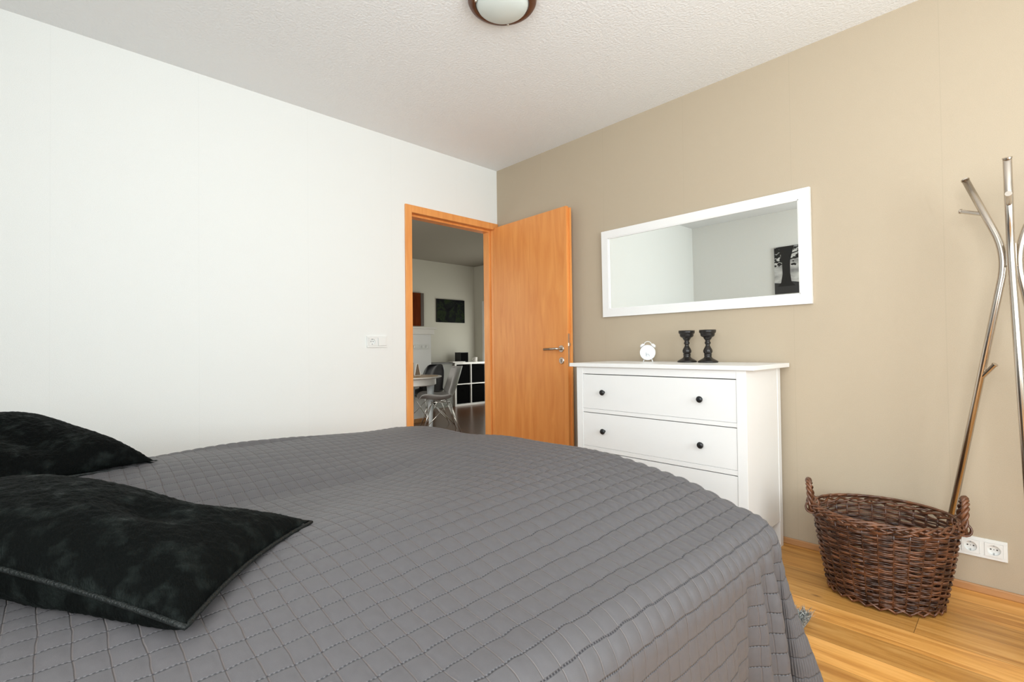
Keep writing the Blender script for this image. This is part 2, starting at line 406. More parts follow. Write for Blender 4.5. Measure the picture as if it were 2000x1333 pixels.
dr = tag(bpy.data.objects.new('door_1', None), kind='structure'); COL.objects.link(dr)
HX, HY = .022, -.058
dr.location = (HX, HY, 0)
A = math.atan2(-.045, .862); dr.rotation_euler = (0, 0, A)
LW = .857; TH = .040
bm = B(); box(bm, 0, LW - .014, 0, .026, .008, 2.098); leafm = bm
box(leafm, .0, LW, .026, TH, .008, 2.104) if False else None
obj('door_leaf', leafm, M_door, dr, bevel=.0015)
bm = B(); box(bm, .004, LW, .0262, TH + .002, .008, 2.088); obj('door_rebate', bm, M_door, dr, bevel=.0015)
# front face of the leaf is y=0 (towards the room)
bm = B(); zc = 1.047
lathe(bm, [(0, -.007), (.024, -.007), (.026, -.005), (.026, .0), (0, 0)], 32, (LW - .075, 0, zc), 'y')
fixn(bm); ro = obj('handle_rosette', bm, M_steel, dr, smooth=False)
bm = B(); cx = LW - .075
tube(bm, [(cx, 0, zc), (cx, -.040, zc), (cx - .004, -.050, zc), (cx - .014, -.056, zc), (cx - .13, -.056, zc - .004)], .0095, 14)
fixn(bm); obj('door_handle', bm, M_steel, dr, smooth=True)
bm = B(); lathe(bm, [(0, -.006), (.022, -.006), (.0255, -.003), (.0255, 0), (0, 0)], 32, (cx, 0, zc - .088), 'y'); fixn(bm)
kr_ = obj('key_rosette', bm, M_steel, dr)
bm = B(); box(bm, cx - .003, cx + .003, -.0068, -.0055, zc - .102, zc - .080); lathe(bm, [(0, -.0068), (.0045, -.0068), (.0045, -.0055), (0, -.0055)], 12, (cx, 0, zc - .080), 'y')
fixn(bm); obj('keyhole', bm, M_hole, kr_)
bm = B(); tube(bm, [(cx, TH, zc), (cx, TH + .045, zc), (cx - .12, TH + .047, zc - .004)], .0095, 10); fixn(bm)
lathe(bm, [(0, TH), (.026, TH), (.026, TH + .007), (0, TH + .007)], 24, (cx, 0, zc), 'y'); fixn(bm); obj('rear_handle', bm, M_steel, dr, smooth=False)
bm = B(); box(bm, LW - .0138, LW - .0125, .004, .022, zc - .13, zc + .11); lp = obj('latch_plate', bm, M_steel, dr)
bm = B(); box(bm, LW - .0125, LW - .004, .008, .019, zc + .02, zc + .042); obj('latch_bolt', bm, M_steel, lp)
for z in (.25, 1.85):
    bm = B(); tube(bm, [(-.006, .030, z - .04), (-.006, .030, z + .04)], .006, 10); obj('hinge', bm, M_steel, dr, smooth=True)

# ------------------------------------------------------------------ wall switch and sockets
def socket_insert(bm_ring, bm_hole, c, nrm):
    pass
def euro_plate(name, label, loc, rz, kinds, pitch=.071, hgt=.081):
    """local x along the wall, local -y out of the wall"""
    t = thing(name, label, 'socket' if 'socket' in name else 'switch', loc, rz)
    n = len(kinds); wd = pitch * (n - 1) + .081
    bm = B(); box(bm, -wd / 2, wd / 2, -.009, 0, -hgt / 2, hgt / 2); obj('cover_frame', bm, M_plast, t, bevel=.003, seg=3)
    for i, k in enumerate(kinds):
        c = (i - (n - 1) / 2) * pitch
        if k == 'switch':
            bm = B(); box(bm, c - .0275, c + .0275, -.013, -.009, -.0275, .0275)
            for v in bm.verts:
                if v.co.z < 0 and v.co.y < -.012: v.co.y -= .003
            obj('rocker', bm, M_plast, t, bevel=.001)
        else:
            bm = B(); hs = .0275; R = .0205; K = 40; yo = -.0115
            out = []; inn = []; dep = []
            for j in range(K):
                a = 2 * PI * j / K; cx_, sz_ = math.cos(a), math.sin(a); s_ = hs / max(abs(cx_), abs(sz_))
                out.append(bm.verts.new((c + cx_ * s_, yo, sz_ * s_))); inn.append(bm.verts.new((c + cx_ * R, yo, sz_ * R)))
                dep.append(bm.verts.new((c + cx_ * R * .98, yo + .010, sz_ * R * .98)))
            bk = [bm.verts.new((v.co.x, -.009, v.co.z)) for v in out]
            for j in range(K):
                j2 = (j + 1) % K
                bm.faces.new((out[j], out[j2], inn[j2], inn[j])); bm.faces.new((inn[j], inn[j2], dep[j2], dep[j])); bm.faces.new((bk[j], bk[j2], out[j2], out[j]))
            bm.faces.new(dep); fixn(bm)
            # the frame is pierced visually by placing the well in front of a recess
            s_o = obj('socket_well', bm, M_plast, t)
            bm = B()
            for dx in (-.0095, .0095): lathe(bm, [(0, -.0022), (.0028, -.0022), (.0028, -.001), (0, -.001)], 12, (c + dx, 0, .001), 'y')
            lathe(bm, [(0, -.0022), (.0016, -.0022), (.0016, -.001), (0, -.001)], 10, (c, 0, .001), 'y')
            fixn(bm)
            for v in bm.verts: v.co.y += -.0
            obj('pin_hole', bm, M_hole, s_o)
            for z0, z1 in ((-.0195, -.0135), (.0155, .0195)):
                bm = B(); box(bm, c - .002, c + .002, -.009, -.0025, z0, z1); obj('earth_clip', bm, M_grey, s_o)
    return t
def frame_with_wells():
    pass
def plate_cut(t, kinds, pitch, hgt=.081):
    # rebuild the cover frame as a real frame with square openings so the wells are open
    for ch in t.children:
        if ch.name.startswith('cover_frame'):
            n = len(kinds); wd = pitch * (n - 1) + .081
            bm = B(); xs = [-wd / 2]
            for i in range(n):
                c = (i - (n - 1) / 2) * pitch; xs += [c - .0275, c + .0275]
            xs.append(wd / 2)
            box(bm, -wd / 2, wd / 2, -.009, 0, .0275, hgt / 2); box(bm, -wd / 2, wd / 2, -.009, 0, -hgt / 2, -.0275)
            for a, b_ in zip(xs[0::2], xs[1::2]): box(bm, a, b_, -.009, 0, -.0275, .0275)
            me = ch.data; bm.to_mesh(me); bm.free(); ch.modifiers.clear()
            md = ch.modifiers.new('bevel', 'BEVEL'); md.width = .0012; md.segments = 2
K1 = ['socket', 'switch']
t = euro_plate('wall_switch', 'white socket and light switch pair on the white wall left of the doorway', (0, -1.165, 1.112), PI / 2, K1); plate_cut(t, K1, .071)
K2 = ['socket', 'socket']
t = euro_plate('wall_socket', 'white double power socket low on the taupe wall behind the basket', (3.020, 0, .190), 0, K2); plate_cut(t, K2, .071)

# ------------------------------------------------------------------ ceiling lamp
t = thing('ceiling_lamp', 'round ceiling lamp with dark wooden ring and frosted glass', 'lamp', (1.588, -1.395, H))
bm = B(); lathe(bm, [(.118, 0), (.128, 0), (.150, -.012), (.152, -.020), (.146, -.030), (.122, -.038), (.117, -.034), (.116, -.0)], 72); fixn(bm); obj('lamp_ring', bm, M_lampring, t, smooth=True)
bm = B(); lathe(bm, [(.1165, -.026), (.116, -.034)] + [(.113 * math.cos(a), -.036 - .038 * math.sin(a)) for a in np.linspace(0, PI / 2, 14)[:-1]] + [(0, -.074)], 72); fixn(bm); obj('lamp_glass', bm, M_lampglass, t, smooth=True)
for a in (math.radians(125), math.radians(245), math.radians(5)):
    bm = B(); lathe(bm, [(0, -.048), (.004, -.047), (.0055, -.043), (.0055, -.034), (0, -.034)], 12, (.1215 * math.cos(a), .1215 * math.sin(a), 0)); fixn(bm); obj('clip', bm, M_steel, t, smooth=True)

# ------------------------------------------------------------------ chest of drawers
X0, X1 = 1.2262, 2.3062; YF = -.5265; DZT = .96
t = thing('chest_of_drawers', 'white chest of drawers with black knobs against the taupe wall', 'chest of drawers', (1.766, 0, 0))
def L_(bm, x0, x1, y0, y1, z0, z1): return box(bm, x0 - 1.766, x1 - 1.766, y0, y1, z0, z1)
bm = B(); L_(bm, X0, X1, YF, -.0265, DZT - .022, DZT); obj('table_top', bm, M_lacq, t, bevel=.002)
PX0, PX1 = X0 + .045, X1 - .040; PYF = YF + .015
for a in (PX0, PX1 - .045):
    for y0, y1 in ((PYF, PYF + .045), (-.088, -.045)):
        bm = B(); L_(bm, a, a + .045, y0, y1, 0, DZT - .022); obj('corner_post', bm, M_lacq, t, bevel=.0012)
bm = B(); L_(bm, PX0 + .012, PX0 + .028, PYF + .045, -.085, .135, DZT - .022); obj('side_panel', bm, M_lacq, t)
bm = B(); L_(bm, PX1 - .018, PX1 - .002, PYF + .045, -.085, .135, DZT - .022); obj('side_panel', bm, M_lacq, t)
bm = B(); L_(bm, PX0 + .045, PX1 - .045, -.075, -.065, .1, DZT - .022); obj('back_panel', bm, M_lacq, t)
rails = [(.897, DZT - .022), (.668, .689), (.4425, .466), (.135, .240)]
DX0, DX1 = PX0 + .045, PX1 - .045
bm = B()
for z0, z1 in rails: L_(bm, DX0, DX1, PYF + .002, PYF + .022, z0, z1)
obj('front_rail', bm, M_lacq, t, bevel=.0008)
bm = B(); L_(bm, DX0, DX1, PYF + .026, PYF + .03, .14, .93); obj('carcass_inner', bm, M_gap, t)
for z0, z1 in ((.6895, .8925), (.4665, .6640), (.241, .4380)):
    bm = B(); L_(bm, DX0 + .0015, DX1 - .0015, PYF + .003, PYF + .021, z0 + .0008, z1)
    d = obj('drawer', bm, M_lacq, t, bevel=.0006)
    for kx in (DX0 + .152, DX1 - .172):
        bm = B(); zc = (z0 + z1) / 2
        lathe(bm, [(0, 0), (.0075, 0), (.006, -.010), (.009, -.014), (.0155, -.018), (.0165, -.022), (.014, -.027), (.006, -.0295), (0, -.030)], 24, (kx - 1.766, PYF + .003, zc), 'y')
        fixn(bm); obj('knob', bm, M_knob, d, smooth=True)

# ------------------------------------------------------------------ things on the chest
t = thing('alarm_clock', 'small white twin bell alarm clock on the white chest', 'clock', (1.535, -.13, DZT), math.radians(22))
bm = B(); lathe(bm, [(0, .022), (.034, .020), (.046, .012), (.0475, 0), (.0475, -.016), (.045, -.020), (.042, -.020), (.041, -.0165), (0, -.0165)], 48, (0, 0, .058), 'y'); fixn(bm); obj('case', bm, M_clockw, t, smooth=False)
bm = B(); lathe(bm, [(0, -.0172), (.0405, -.0172), (.0405, -.0168), (0, -.0168)], 40, (0, 0, .058), 'y'); fixn(bm); fc = obj('dial', bm, new_mat('clock_dial', (.80, .83, .86), .3)[0], t)
bm = B(); box(bm, -.010, -.006, -.0182, -.0172, .034, .058); tube(bm, [(-.007, -.0177, .042), (-.002, -.0177, .0475), (.006, -.0177, .0475), (.010, -.0177, .043), (.011, -.0177, .034)], .0018, 6); tube(bm, [(-.003, -.0177, .040), (-.001, -.0177, .034)], .0014, 6); obj('dial_mark', bm, M_grey, fc)
for s in (-1, 1):
    bm = B(); lathe(bm, [(0, .015), (.009, .014), (.015, .009), (.018, 0), (.0165, 0), (.009, .007), (0, .009)], 24); fixn(bm)
    bmesh.ops.transform(bm, matrix=Matrix.Translation((s * .031, 0, .0975)) @ Matrix.Rotation(s * math.radians(38), 4, 'Y'), verts=bm.verts); obj('bell', bm, M_clockw, t, smooth=True)
    bm = B(); tube(bm, [(s * .022, 0, .018), (s * .029, -.002, 0)], .0028, 8); obj('foot', bm, M_clockw, t, smooth=True)
bm = B(); tube(bm, [(.023 * math.cos(a), 0, -.0 + .104 + .023 * math.sin(a)) for a in np.linspace(0, PI, 18)], .0020, 8); obj('carry_handle', bm, M_clockw, t, smooth=True)

prof = [(0, 0), (.052, 0), (.055, .003), (.0545, .007), (.048, .012), (.036, .019), (.025, .025), (.0205, .031), (.019, .037), (.0205, .042), (.0215, .046), (.0185, .049),
        (.021, .053), (.0245, .060), (.0250, .068), (.022, .077), (.0165, .087), (.0125, .095), (.011, .100), (.012, .103), (.0155, .108), (.0165, .113), (.0140, .119), (.0120, .122),
        (.0135, .127), (.019, .134), (.0225, .140), (.024, .144), (.033, .148), (.037, .153), (.0385, .160), (.0385, .166), (.043, .169), (.0455, .174), (.0455, .186), (.041, .186), (.040, .176), (0, .175)]
t = thing('candle_holder', 'left of the two turned black candle holders on the chest', 'candle holder', (1.797, -.140, DZT), 0, 'black candle holders on the chest')
def holder_part(a, b_, nm, par):
    bm = B(); lathe(bm, prof[a:b_], 48); fixn(bm); return obj(nm, bm, M_black, par, smooth=True)
holder_part(0, 12, 'base', t); holder_part(11, 25, 'baluster_stem', t); holder_part(24, len(prof), 'candle_cup', t)
c = copy_tree(t); c.location = (1.921, -.138, DZT); c['label'] = 'right of the two turned black candle holders on the chest'; c.rotation_euler = (0, 0, .4)

# ------------------------------------------------------------------ mirror
t = thing('wall_mirror', 'wide white framed mirror hanging above the chest of drawers', 'mirror', (1.7697, -.001, 1.2658)); t.rotation_euler = (math.radians(.72), 0, 0)
mw = (2.4168 - 1.1226) / 2; mh = 1.8662 - 1.2658
bm = B(); fwd = .052
def ringx(y0, y1, o0, o1):
    pass
box(bm, -mw, mw, -.022, 0, 0, fwd); box(bm, -mw, mw, -.022, 0, mh - fwd, mh); box(bm, -mw, -mw + fwd, -.022, 0, fwd, mh - fwd); box(bm, mw - fwd, mw, -.022, 0, fwd, mh - fwd)
bmesh.ops.remove_doubles(bm, verts=bm.verts, dist=1e-5)
obj('mirror_frame', bm, M_lacq, t)
bm = B(); e = .006
box(bm, -mw + fwd, mw - fwd, -.019, -.012, fwd, fwd + e); box(bm, -mw + fwd, mw - fwd, -.019, -.012, mh - fwd - e, mh - fwd); box(bm, -mw + fwd, -mw + fwd + e, -.019, -.012, fwd, mh - fwd); box(bm, mw - fwd - e, mw - fwd, -.019, -.012, fwd, mh - fwd)
obj('inner_lip', bm, M_lacq, t)
bm = B(); box(bm, -mw + fwd, mw - fwd, -.013, -.008, fwd, mh - fwd); obj('mirror_glass', bm, M_mirror, t)

# ------------------------------------------------------------------ picture on the rear wall (seen in the mirror)
t = thing('tree_picture', 'black and white picture of a tree, seen in the mirror', 'picture', (1.53, YB, 1.595))
PW_, PH_ = .98, .58
nt = new_mat('picture_sky', (.5, .5, .5), .5); m, N, L, b = nt
tc = N.new('ShaderNodeTexCoord'); n = N.new('ShaderNodeTexNoise'); n.inputs['Scale'].default_value = 4; n.inputs['Detail'].default_value = 5
mp = N.new('ShaderNodeMapping'); mp.inputs['Scale'].default_value = (1, 1, 2.4); L.new(tc.outputs['Object'], mp.inputs[0]); L.new(mp.outputs[0], n.inputs[0])
r = ramp(N, [(.3, (.16, .16, .17)), (.55, (.62, .63, .62)), (.75, (.85, .86, .85))]); L.new(n.outputs[0], r.inputs[0]); L.new(r.outputs[0], b.inputs[0])
M_psky = m
M_pink = new_mat('picture_ink', (.012, .012, .012), .6)[0]; M_pgr = new_mat('picture_ground', (.04, .04, .042), .6)[0]
bm = B(); box(bm, -.47, PW_ - .47, 0, .025, 0, PH_); obj('canvas', bm, M_psky, t)
def pf(a, b_, tt): return (a, .025 + tt, b_)
bm = B(); prism(bm, [(-.47, 0), (.51, 0), (.51, .15), (.4, .14), (.3, .16), (.1, .13), (-.05, .145), (-.15, .12), (-.3, .15), (-.4, .13), (-.47, .14)], pf, .0, .0012); fixn(bm); obj('ground_print', bm, M_pgr, t)
bm = B(); tx = -.335
prism(bm, [(tx - .10, .09), (tx + .10, .09), (tx + .055, .14), (tx + .042, .25), (tx + .045, .40), (tx + .075, .52), (tx + .09, PH_ - .002), (tx - .08, PH_ - .002), (tx - .06, .50), (tx - .045, .38), (tx - .042, .24), (tx - .06, .14)], pf, .0, .002)
def branch(p0, p1, p2, w0):
    P = [np.array(p0) * (1 - s) ** 2 + 2 * np.array(p1) * s * (1 - s) + np.array(p2) * s * s for s in np.linspace(0, 1, 10)]
    L1 = [(p[0], p[1] - w0 * (1 - .8 * i / 9)) for i, p in enumerate(P)]; L2 = [(p[0], p[1] + w0 * (1 - .8 * i / 9)) for i, p in enumerate(P)]
    prism(bm, [clampz(q) for q in L1 + L2[::-1]], pf, 0, .0016)
def clampz(p): return (min(max(p[0], -.465), .505), min(max(p[1], .01), PH_ - .004))
for k in range(9):
    s = 1 if k % 2 else -1; z0 = .38 + .03 * k
    end = (tx + s * (.17 if s < 0 else .45 + .05 * (k % 3)), z0 + random.uniform(-.02, .10))
    branch((tx + s * .03, z0), clampz((tx + s * .10, z0 + .04)), clampz(end), .009)
def blob(cx, cz, r_):
    pts = []
    for j in range(9):
        a = 2 * PI * j / 9; rr = r_ * random.uniform(.55, 1.25); pts.append(clampz((cx + rr * math.cos(a), cz + rr * .7 * math.sin(a))))
    prism(bm, pts, pf, 0, .0012 + random.random() * .0006)
for k in range(230):
    side = -1 if random.random() < .4 else 1
    cx = tx + side * random.uniform(.05, .18 if side < 0 else .74); cz = random.uniform(.34, PH_ - .02)
    if cz < .42 and random.random() < .5: cz += .18
    blob(cx, cz, random.uniform(.008, .03))
fixn(bm); obj('tree_print', bm, M_pink, t)

# ------------------------------------------------------------------ bed
BX0, BX1 = .80, 2.652; BYH, BYF = YB + .06, -1.47
t = thing('bed', 'wide double bed hidden under the grey quilted bedspread', 'bed', ((BX0 + BX1) / 2, -2.6, 0))
bw = (BX1 - BX0) / 2 - .03
bm = B(); box(bm, -bw, bw, BYH + 2.6, BYF + 2.6 - .06, .10, .34); obj('bed_base', bm, M_bedframe, t, bevel=.02)
for s in (-1, 1):
    bm = B(); box(bm, min(0, s * bw) + .004, max(0, s * bw) - .004, BYH + 2.6 + .01, BYF + 2.6 - .06, .342, .535); obj('mattress', bm, M_matt, t, bevel=.04, seg=4)
    for yy in (BYH + 2.75, BYF + 2.35):
        bm = B(); lathe(bm, [(0, 0), (.025, 0), (.035, .10), (0, .10)], 16, (s * (bw - .12), yy, 0)); fixn(bm); obj('leg', bm, M_bedframe, t, smooth=False)
bm = B(); box(bm, -bw - .02, bw + .02, BYH + 2.6 - .055, BYH + 2.6 - .005, 0, 1.05); obj('headboard', bm, M_bedframe, t, bevel=.015)

CU, CV = .0455, .0362
def sm(x, a, b_):
    tt = np.clip((x - a) / (b_ - a), 0, 1); return tt * tt * (3 - 2 * tt)
def top_z(x, y):
    foot = sm(y, -2.15, -1.60)
    near = np.exp(-((x - 2.14) / (.36 + .06 * foot)) ** 2); far = np.exp(-((x - 1.16) / .40) ** 2)
    z = .602 + .066 * near + (.094 - .012 * foot) * far
    # the covers swell in the middle and stay full towards the foot
    z = z + .014 * np.exp(-((y + 2.05) / .35) ** 2) * near + foot * (.030 * near + .050 * np.exp(-((x - 1.66) / .24) ** 2) - .012 * far)
    z = z - .030 * foot * sm(x, 2.42, 2.66) - .012 * sm(y, -2.2, -3.2)
    # soft ridges left by the duvet underneath
    d = (x - 1.02) - .12 * (y + 2.45); z = z + .016 * np.exp(-(d / .035) ** 2) * np.exp(-((y + 2.3) / .28) ** 2)
    z = z - .012 * np.exp(-(((x - 1.66) - .06 * np.sin(3 * y)) / .07) ** 2) * (1 - foot)
    z = z + .005 * np.sin(5.1 * x + 2.2 * y) * np.sin(3.3 * y - 1.7 * x + .6) + .003 * np.sin(9 * x - 6 * y)
    return z
def prof_edge(d, R, fl):
    q = R * PI / 2; dd = np.minimum(d, q); rest = np.maximum(d - q, 0)
    out = R * np.sin(dd / R) + rest * math.sin(fl); down = R * (1 - np.cos(dd / R)) + rest * math.cos(fl)
    return out, down
def spread_pos(a, b_):
    """a: lateral cloth coordinate (x on top), b_: longitudinal (y on top)"""
    R = .085
    xl, xr, yf = BX0 + R * .6, BX1 - R * .6 + .02, BYF - R * .4
    dxr = np.maximum(a - xr, 0); dxl = np.maximum(xl - a, 0); dy = np.maximum(b_ - yf, 0)
    x = np.clip(a, xl, xr); y = np.minimum(b_, yf)
    z = top_z(x, y)
    P = np.stack([x, y, z], -1)
    # right side
    o, dn = prof_edge(dxr, R, .06)
    side = sm(dxr, .1, .5)
    rip = (.012 * np.sin(y * 19) + .010 * np.sin(y * 31 + 1)) * side * sm(y, -2.4, -1.7)
    # gathers close to the foot corner
    gat = .016 * np.sin((y - yf) * 75) * sm(y, yf - .34, yf - .05) * sm(dxr, .06, .25)
    oL, dL = prof_edge(dxl, R, .08)
    oF, dF = prof_edge(dy, R, .06)
    both = (dxr > 0) & (dy > 0)
    P[..., 0] += np.where(dy > 0, 0, o + rip + gat) - np.where(dy > 0, 0, oL)
    P[..., 2] -= np.where(dy > 0, 0, dn + dL)
    onlyf = (dy > 0) & (dxr <= 0) & (dxl <= 0)
    P[..., 1] += np.where(onlyf, oF + .01 * np.sin(x * 14) * sm(dy, .1, .4), 0); P[..., 2] -= np.where(onlyf, dF, 0)
    # foot corners: the surplus cloth hangs as a lobe
    for sgn, dx in ((1, dxr), (-1, dxl)):
        m = (dx > 0) & (dy > 0)
        D = np.maximum(dx, dy); lo = np.minimum(dx, dy); f = lo / np.maximum(D, 1e-6)
        oD, dD = prof_edge(D, R, .06)
        phi = math.radians(20)
        k = .17 * sm(D, .02, .5)
        Sx, Sy = oD, 0 * D
        Fx, Fy = 0 * D, prof_edge(D, R, .06)[0]
        Tx = oD * .9 + D * k * math.cos(phi); Ty = D * k * math.sin(phi) + oD * .4
        side_a = dx >= dy
        bul = .10 * D * np.sin(PI * f)
        ox = np.where(side_a, Sx + (Tx - Sx) * f, Fx + (Tx - Fx) * f) + np.where(side_a, .02, .06) * D * np.sin(PI * f)
        oy = np.where(side_a, Sy + (Ty - Sy) * f, Fy + (Ty - Fy) * f) + np.where(side_a, -.25 * .2, .10) * D * np.sin(PI * f)
        P[..., 0] = np.where(m, x + sgn * ox, P[..., 0]); P[..., 1] = np.where(m, y + oy, P[..., 1]); P[..., 2] = np.where(m, z - dD, P[..., 2])
    return P
na = 6; nb = 5
a = np.arange(BX0 - .50, BX1 + .575, CU / na); b_ = np.arange(BYH - .0, BYF + .56, CV / nb)
AA, BB = np.meshgrid(a, b_, indexing='ij')
P = spread_pos(AA, BB)
ga = np.gradient(P, axis=0); gb = np.gradient(P, axis=1); nn = np.cross(ga, gb); nn /= np.linalg.norm(nn, axis=-1, keepdims=True) + 1e-9
U = AA / CU; V = BB / CV
puff = (np.abs(np.sin(PI * U)) * np.abs(np.sin(PI * V))) ** .55
amp = (.0028 + .0055 * sm(BB, -2.3, -1.6) * sm(AA, 1.5, 2.3)) * (1 - .62 * sm(AA, BX1, BX1 + .16))
P = P + nn * (puff * amp)[..., None]
P[..., 2] = np.maximum(P[..., 2], .012)
o = grid_mesh('bedspread', P, M_spread, uv=np.stack([U, V], -1)); tag(o, 'grey quilted bedspread with stitched squares draped over the bed', 'bedspread')
md = o.modifiers.new('thick', 'SOLIDIFY'); md.thickness = .006; md.offset = -1

# ------------------------------------------------------------------ black plush cushions
def cushion(name, label, corners, thick, lift, seedv, parent=None, dent=()):
    """corners: four (x,y,z) base corner points in order around, bilinear patch"""
    n = 90; s = np.linspace(-1, 1, n); S, T = np.meshgrid(s, s, indexing='ij')
    c = [np.array(q) for q in corners]
    def bil(S, T):
        u, v = (S + 1) / 2, (T + 1) / 2
        return ((1 - u) * (1 - v))[..., None] * c[0] + (u * (1 - v))[..., None] * c[1] + (u * v)[..., None] * c[2] + ((1 - u) * v)[..., None] * c[3]
    # pincushion outline: sides drawn in
    k = .07
    S2 = S * (1 - k * (1 - T ** 2)); T2 = T * (1 - k * (1 - S ** 2))
    base = bil(S2, T2)
    e = np.maximum((1 - np.abs(S) ** 2.6) * (1 - np.abs(T) ** 2.6), 0)
    th = e ** .48
    r = np.random.default_rng(seedv)
    wr = np.zeros_like(S)
    for q in range(9):
        ax, ay = r.uniform(-5, 5, 2); wr += r.uniform(.3, 1) * np.sin(ax * S + ay * T + r.uniform(0, 6)) / (2 + abs(ax) + abs(ay))
    up = thick * lift * th * (1 + .20 * wr); dnn = thick * (1 - lift) * th
    for (ds, dt, w_, dep) in dent: up = up - dep * np.exp(-(((S - ds) ** 2 + (T - dt) ** 2) / w_ ** 2)) * th
    nrm = np.cross(c[1] - c[0], c[3] - c[0]); nrm /= np.linalg.norm(nrm)
    if nrm[2] < 0: nrm = -nrm
    top = base + nrm * up[..., None]; bot = base - nrm * dnn[..., None]
    bot[..., 2] = np.maximum(bot[..., 2], top_z(bot[..., 0], bot[..., 1]) + .008)   # flattened where it rests on the bed
    top[..., 2] = np.maximum(top[..., 2], bot[..., 2] + .002)
    # one closed surface: top and mirrored bottom side by side
    t0 = tuple(np.mean([q for q in c], axis=0)); t0 = (t0[0], t0[1], t0[2])
    bm = B(); vt = {}
    for i in range(n):
        for j in range(n):
            vt[(0, i, j)] = bm.verts.new(top[i, j] - np.array(t0))
            if i in (0, n - 1) or j in (0, n - 1): vt[(1, i, j)] = vt[(0, i, j)]
            else: vt[(1, i, j)] = bm.verts.new(bot[i, j] - np.array(t0))
    for i in range(n - 1):
        for j in range(n - 1):
            for kk in (0, 1):
                f = [vt[(kk, i, j)], vt[(kk, i + 1, j)], vt[(kk, i + 1, j + 1)], vt[(kk, i, j + 1)]]
                try: bm.faces.new(f if kk == 0 else f[::-1])
                except ValueError: pass
    fixn(bm)
    o = obj(name, bm, M_plush, smooth=True); o.location = t0
    tag(o, label, 'cushion', 'black plush cushions on the bed')
    tx_ = bpy.data.textures.new('pile', 'CLOUDS'); tx_.noise_scale = .012; tx_.noise_depth = 3
    sd = o.modifiers.new('sub', 'SUBSURF'); sd.levels = 1; sd.render_levels = 1
    dm = o.modifiers.new('pile', 'DISPLACE'); dm.texture = tx_; dm.strength = .005; dm.mid_level = .4
    edge = [base[i, 0] for i in range(0, n, 3)] + [base[-1, j] for j in range(0, n, 3)] + [base[i, -1] for i in range(n - 1, -1, -3)] + [base[0, j] for j in range(n - 1, -1, -3)]
    bp_ = B(); e2 = [Vector(q - np.array(t0)) for q in edge]; e3 = [e2[0]]
    for q in e2[1:]:
        if (q - e3[-1]).length > .004: e3.append(q)
    tube(bp_, e3[:-1], .0042, 8, closed=True); fixn(bp_); obj('piping', bp_, M_piping, o, smooth=True)
    return o
cushion('cushion', 'black plush cushion nearest the camera, lying at the left edge',
        [(1.60, -2.95, .775), (2.035, -2.42, .668), (2.335, -2.71, .672), (1.88, -3.06, .775)], .165, .44, 3,
        dent=[(.52, -.95, .35, .03), (.3, -.6, .2, .03), (.35, .1, .2, .02)])
cushion('cushion', 'black plush cushion farther away, behind the nearer cushion',
        [(.74, -2.86, .790), (1.21, -2.585, .690), (1.26, -2.98, .694), (.80, -3.30, .765)], .165, .74, 11,
        dent=[(.6, .1, .3, .03), (.1, .3, .3, .02)])

# ------------------------------------------------------------------ shaggy rug at the foot of the bed
t = thing('shaggy_rug', 'small grey shaggy rug peeking out past the bed foot', 'rug', (2.165, -1.045, 0))
bm = B(); box(bm, -.40, .405, -.28, .30, 0, .012); obj('rug_base', bm, new_mat('rug_backing', (.25, .25, .24), .9)[0], t)
bm = B()
for k in range(5200):
    if random.random() < .45: x, y = random.uniform(.26, .41), random.uniform(-.28, .30)
    else: x, y = random.uniform(-.40, .41), random.uniform(-.28, .31)
    a = random.uniform(0, 2 * PI); ln = random.uniform(.02, .05); lean = random.uniform(.1, .9)
    dx, dy = math.cos(a) * lean * ln, math.sin(a) * lean * ln; wv = .0018
    p0 = Vector((x, y, .010)); p1 = p0 + Vector((dx, dy, ln * .8)); pm = (p0 + p1) / 2 + Vector((0, 0, .006))
    s_ = Vector((-math.sin(a), math.cos(a), 0)) * wv; s2 = Vector((math.cos(a), math.sin(a), 0)) * wv
    v = [bm.verts.new(p0 + s_), bm.verts.new(p0 - s_), bm.verts.new(p0 + s2), bm.verts.new(pm + s_), bm.verts.new(pm - s_), bm.verts.new(pm + s2), bm.verts.new(p1)]
    for f in ((0, 1, 4, 3), (1, 2, 5, 4), (2, 0, 3, 5), (3, 4, 6), (4, 5, 6), (5, 3, 6)): bm.faces.new([v[i] for i in f])
nt = new_mat('rug_pile', (.42, .43, .42), .7); m, N, L, b = nt
tc = N.new('ShaderNodeTexCoord'); n = N.new('ShaderNodeTexNoise'); n.inputs['Scale'].default_value = 90; L.new(tc.outputs['Object'], n.inputs[0])
r = ramp(N, [(.4, (.13, .14, .135)), (.65, (.62, .64, .62))]); L.new(n.outputs[0], r.inputs[0]); L.new(r.outputs[0], b.inputs[0])
o = obj('pile', bm, m, t); o['kind'] = 'stuff'

